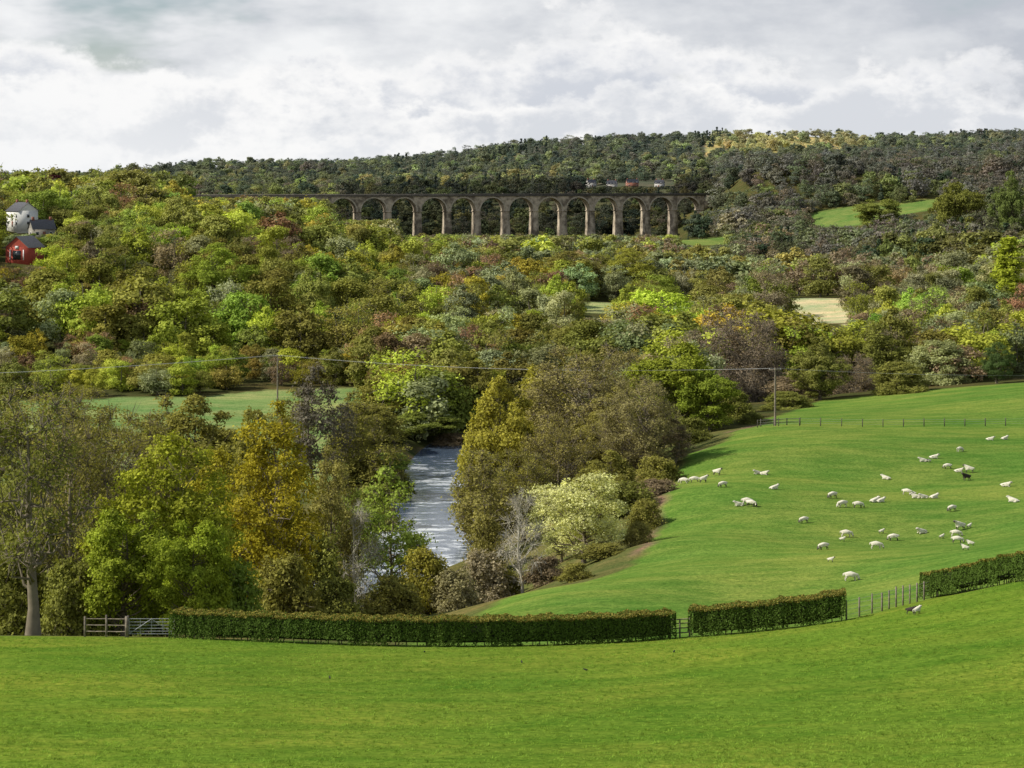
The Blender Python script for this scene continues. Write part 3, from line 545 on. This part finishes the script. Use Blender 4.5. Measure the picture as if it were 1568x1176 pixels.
# ---------------------------------------------------------------- sheep
M_wool=simple('sheep_wool',(.66,.62,.50),.95,9,.18,bump=.8,spec=.1);M_face=simple('sheep_face',(.50,.46,.40),.9,5,.2);M_blk=simple('black_sheep_wool',(.045,.035,.03),.95,8,.3);M_dface=simple('dark_face',(.08,.07,.06),.9,5,.2)
def sheep_mesh(name,pose,wool,face):
    V=[];E=[];R_=[]
    def v(x,y,z,r,par=None):
        V.append((x,y,z));R_.append(r)
        if par is not None: E.append((par,len(V)-1))
        return len(V)-1
    dz=-.38 if pose=='lie' else 0
    pel=v(-.36,0,.64+dz,(.21,.22));mid=v(-.05,0,.62+dz,(.26,.25),pel);ch=v(.30,0,.64+dz,(.23,.22),mid)
    tail=v(-.60,0,.60+dz,(.07,.07),pel);v(-.64,0,.42+dz*.8,(.04,.04),tail)
    if pose=='graze': nk=v(.52,0,.50,(.14,.14),ch);hd=v(.66,0,.26,(.095,.10),nk);v(.72,0,.08,(.06,.06),hd)
    else: nk=v(.50,0,.86+dz,(.14,.14),ch);hd=v(.62,0,.98+dz,(.095,.10),nk);v(.82,0,.90+dz,(.06,.06),hd)
    for s_ in (-1,1):
        v(V[hd][0]-.04,s_*.19,V[hd][2]+.03,(.03,.02),hd)
        if pose=='lie':
            a=v(-.34,s_*.22,.14,(.11,.1),pel);bq=v(-.1,s_*.27,.09,(.06,.06),a);v(-.3,s_*.29,.05,(.035,.035),bq)
            a=v(.34,s_*.18,.12,(.08,.08),ch);bq=v(.5,s_*.18,.07,(.045,.045),a);v(.34,s_*.2,.04,(.035,.035),bq)
        else:
            a=v(-.38,s_*.14,.46,(.10,.11),pel);kn=v(-.32,s_*.14,.36,(.07,.07),a);hk=v(-.46,s_*.14,.24,(.042,.042),kn);v(-.44,s_*.14,.02,(.038,.038),hk)
            a=v(.32,s_*.13,.42,(.085,.09),ch);kn=v(.33,s_*.13,.24,(.045,.045),a);v(.33,s_*.13,.02,(.038,.038),kn)
    me=bpy.data.meshes.new('tmp');me.from_pydata(V,E,[]);ob=bpy.data.objects.new('tmp',me);scene.collection.objects.link(ob)
    ob.modifiers.new('s','SKIN')
    for i,sv in enumerate(me.skin_vertices[0].data): sv.radius=R_[i];sv.use_root=(i==0)
    ss=ob.modifiers.new('u','SUBSURF');ss.levels=2;ss.render_levels=2
    dg=bpy.context.evaluated_depsgraph_get();out=bpy.data.meshes.new_from_object(ob.evaluated_get(dg));bpy.data.objects.remove(ob);out.name=name
    out.materials.clear();out.materials.append(wool);out.materials.append(face)
    hx=V[hd]
    for pl in out.polygons:
        cn=pl.center;pl.use_smooth=True
        pl.material_index=1 if (cn.z<(.36 if pose!='lie' else .08) and cn.x<.5) or (cn-Vector(hx)).length<.13 or (cn.x>hx[0]) else 0
    for vt in out.vertices:
        c_=vt.co
        if c_.z>.38+dz and c_.x<.5: vt.co=c_+vt.normal*(.018*math.sin(c_.x*37)*math.sin(c_.y*41+c_.z*33))
    return out
SM=[sheep_mesh('sheep_graze','graze',M_wool,M_face),sheep_mesh('sheep_stand','stand',M_wool,M_dface),sheep_mesh('sheep_lie','lie',M_wool,M_face),sheep_mesh('sheep_black','stand',M_blk,M_dface),sheep_mesh('sheep_graze_dark','graze',M_wool,M_dface)]
SH=[(1047,741,0),(1063,739,6),(1077,739,1),(1098,728,1),(1107,746,6),(1132,775,2),(1150,776,6),(1144,773,0),(1160,726,2),(1170,727,2),(1185,749,2),(1231,801,6),(1275,763,6),(1290,777,0),(1314,778,6),(1339,769,2),(1348,769,2),(1296,823,0),(1290,829,4),(1261,842,6),(1272,861,4),(1303,890,0),(1342,841,0),(1350,817,4),(1368,828,6),(1412,817,2),(1442,825,4),(1466,832,6),(1464,822,0),(1470,812,1),(1484,809,4),(1478,843,4),(1486,836,4),(1458,783,6),(1389,758,0),(1399,758,4),(1357,734,2),(1414,707,2),(1430,702,2),(1451,718,6),(1470,692,0),(1484,724,1),(1468,723,2),(1480,736,3),(1403,763,2),(1415,763,2),(1430,763,2),(1516,674,2),(1538,673,2),(1540,745,2),(1552,769,2),(1423,708,4),(790,908,2),(1404,941,4),(1395,941,5)]
for q,py,k in SH:
    x_,y_,z_=hit(q,py,126 if py<930 else 70,420)
    mi={4:1,5:3,6:4}.get(k,k)
    sc=.52 if k in (4,5) else .98
    o=addob('lamb' if k in (4,5) else ('black_sheep' if k==3 else 'sheep'),SM[mi],(x_,y_,z_-.01),random.choice([0,math.pi])+random.uniform(-.6,.6),sc*random.uniform(.92,1.08))
def bird_mesh():
    V=[(-.2,0,.12),(-.05,0,.15),(.1,0,.17),(.19,0,.22),(.26,0,.21),(-.03,.05,.06),(-.03,.05,0),(-.03,-.05,.06),(-.03,-.05,0)];E=[(0,1),(1,2),(2,3),(3,4),(1,5),(5,6),(1,7),(7,8)];R_=[.02,.07,.065,.045,.012,.015,.01,.015,.01]
    me=bpy.data.meshes.new('b');me.from_pydata(V,E,[]);ob=bpy.data.objects.new('b',me);scene.collection.objects.link(ob);ob.modifiers.new('s','SKIN')
    for i,sv in enumerate(me.skin_vertices[0].data): sv.radius=(R_[i],R_[i]);sv.use_root=(i==1)
    ob.modifiers.new('u','SUBSURF').levels=1
    dg=bpy.context.evaluated_depsgraph_get();out=bpy.data.meshes.new_from_object(ob.evaluated_get(dg));bpy.data.objects.remove(ob);out.materials.clear();out.materials.append(simple('bird_feathers',(.02,.02,.022),.6,5,.2));return out
BM=bird_mesh()
for q,py in [(505,1040),(650,1000),(799,1016),(897,1028),(1032,1000)]:
    x_,y_,z_=hit(q,py,58,125);addob('starling',BM,(x_,y_,z_),random.uniform(0,6),.6)
# ---------------------------------------------------------------- world, sun, camera
S=Vector((-.74,-.08,.66)).normalized();el=math.asin(S.z);az=math.atan2(S.x,S.y)
w=bpy.data.worlds.new('World');scene.world=w;w.use_nodes=True;nt=w.node_tree;nt.nodes.clear()
out=N(nt,'ShaderNodeOutputWorld');bg=N(nt,'ShaderNodeBackground');bg.inputs[1].default_value=.1
sky=N(nt,'ShaderNodeTexSky',sky_type='NISHITA');sky.sun_disc=False;sky.sun_elevation=el;sky.sun_rotation=az%(2*math.pi)
tc=N(nt,'ShaderNodeTexCoord').outputs['Generated'];sp=N(nt,'ShaderNodeSeparateXYZ');nt.links.new(tc,sp.inputs[0])
X_,Z_=sp.outputs[0],sp.outputs[2]
def mapp(loc,sz):
    m_=N(nt,'ShaderNodeMapping');m_.inputs['Scale'].default_value=sz;m_.inputs['Location'].default_value=loc;nt.links.new(tc,m_.inputs[0]);return m_.outputs[0]
hiN=noise(nt,mapp((.3,.2,.1),(1,1,3.2)),6.,5,.55)
det=noise(nt,mapp((.7,.1,.3),(1,1,1.8)),26.,5,.6)
hv=mathn(nt,'ADD',mathn(nt,'MULTIPLY_ADD',det,.35,hiN),mathn(nt,'MULTIPLY_ADD',X_,-.5,-.175))
cr=N(nt,'ShaderNodeValToRGB');e=cr.color_ramp;e.elements[0].position=.32;e.elements[0].color=(5.4,5.7,6.25,1);e.elements[1].position=.64;e.elements[1].color=(9.0,9.1,9.2,1)
nt.links.new(hv,cr.inputs[0])
cov=ramp(nt,mathn(nt,'MULTIPLY_ADD',Z_,-.30,hiN),.26,.42)
col=mixc(nt,cov,sky.outputs[0],cr.outputs[0])
for (h,amp,sc,soft,dep_,loc,lo) in [(.072,.17,10.,.016,.034,(.1,.5,0),(6.4,6.7,7.3)),(.046,.12,14.,.010,.026,(1.3,.2,.4),(6.9,7.15,7.6)),(.025,.075,19.,.009,.02,(2.1,.9,.8),(7.6,7.8,8.2))]:
    nn=noise(nt,mapp(loc,(1,1,1.5)),sc,7,.6)
    t=mathn(nt,'SUBTRACT',mathn(nt,'MULTIPLY_ADD',nn,amp,h-amp*.5),Z_)
    msk=ramp(nt,t,-.001,soft)
    d_=mathn(nt,'ADD',mathn(nt,'MULTIPLY_ADD',X_,.03,t),mathn(nt,'MULTIPLY_ADD',det,.05,-.025))
    shade=ramp(nt,d_,.004,dep_)
    body=mixc(nt,shade,(9.7,9.65,9.6),lo)
    col=mixc(nt,msk,col,body)
lowl=ramp(nt,mathn(nt,'MULTIPLY_ADD',X_,.25,Z_),-.07,.03,.75,0.)
col=mixc(nt,lowl,col,(9.1,9.2,9.3))
nt.links.new(col,bg.inputs[0]);nt.links.new(bg.outputs[0],out.inputs[0])
sl=bpy.data.lights.new('sun','SUN');sl.energy=4.9;sl.angle=math.radians(.5);sl.color=(1,.95,.84);so=bpy.data.objects.new('sun',sl);so.rotation_euler=S.to_track_quat('Z','Y').to_euler();scene.collection.objects.link(so)
cam=bpy.data.cameras.new('camera');cam.sensor_width=36;cam.lens=36*F/1568;cam.clip_end=20000;cam.clip_start=1
cam.shift_y=-(588-275)/1568;co=bpy.data.objects.new('camera',cam);co.location=(0,0,CZ);co.rotation_euler=(math.pi/2,0,0);scene.collection.objects.link(co);scene.camera=co
scene.view_settings.view_transform='Standard';scene.view_settings.look='None';scene.view_settings.exposure=0
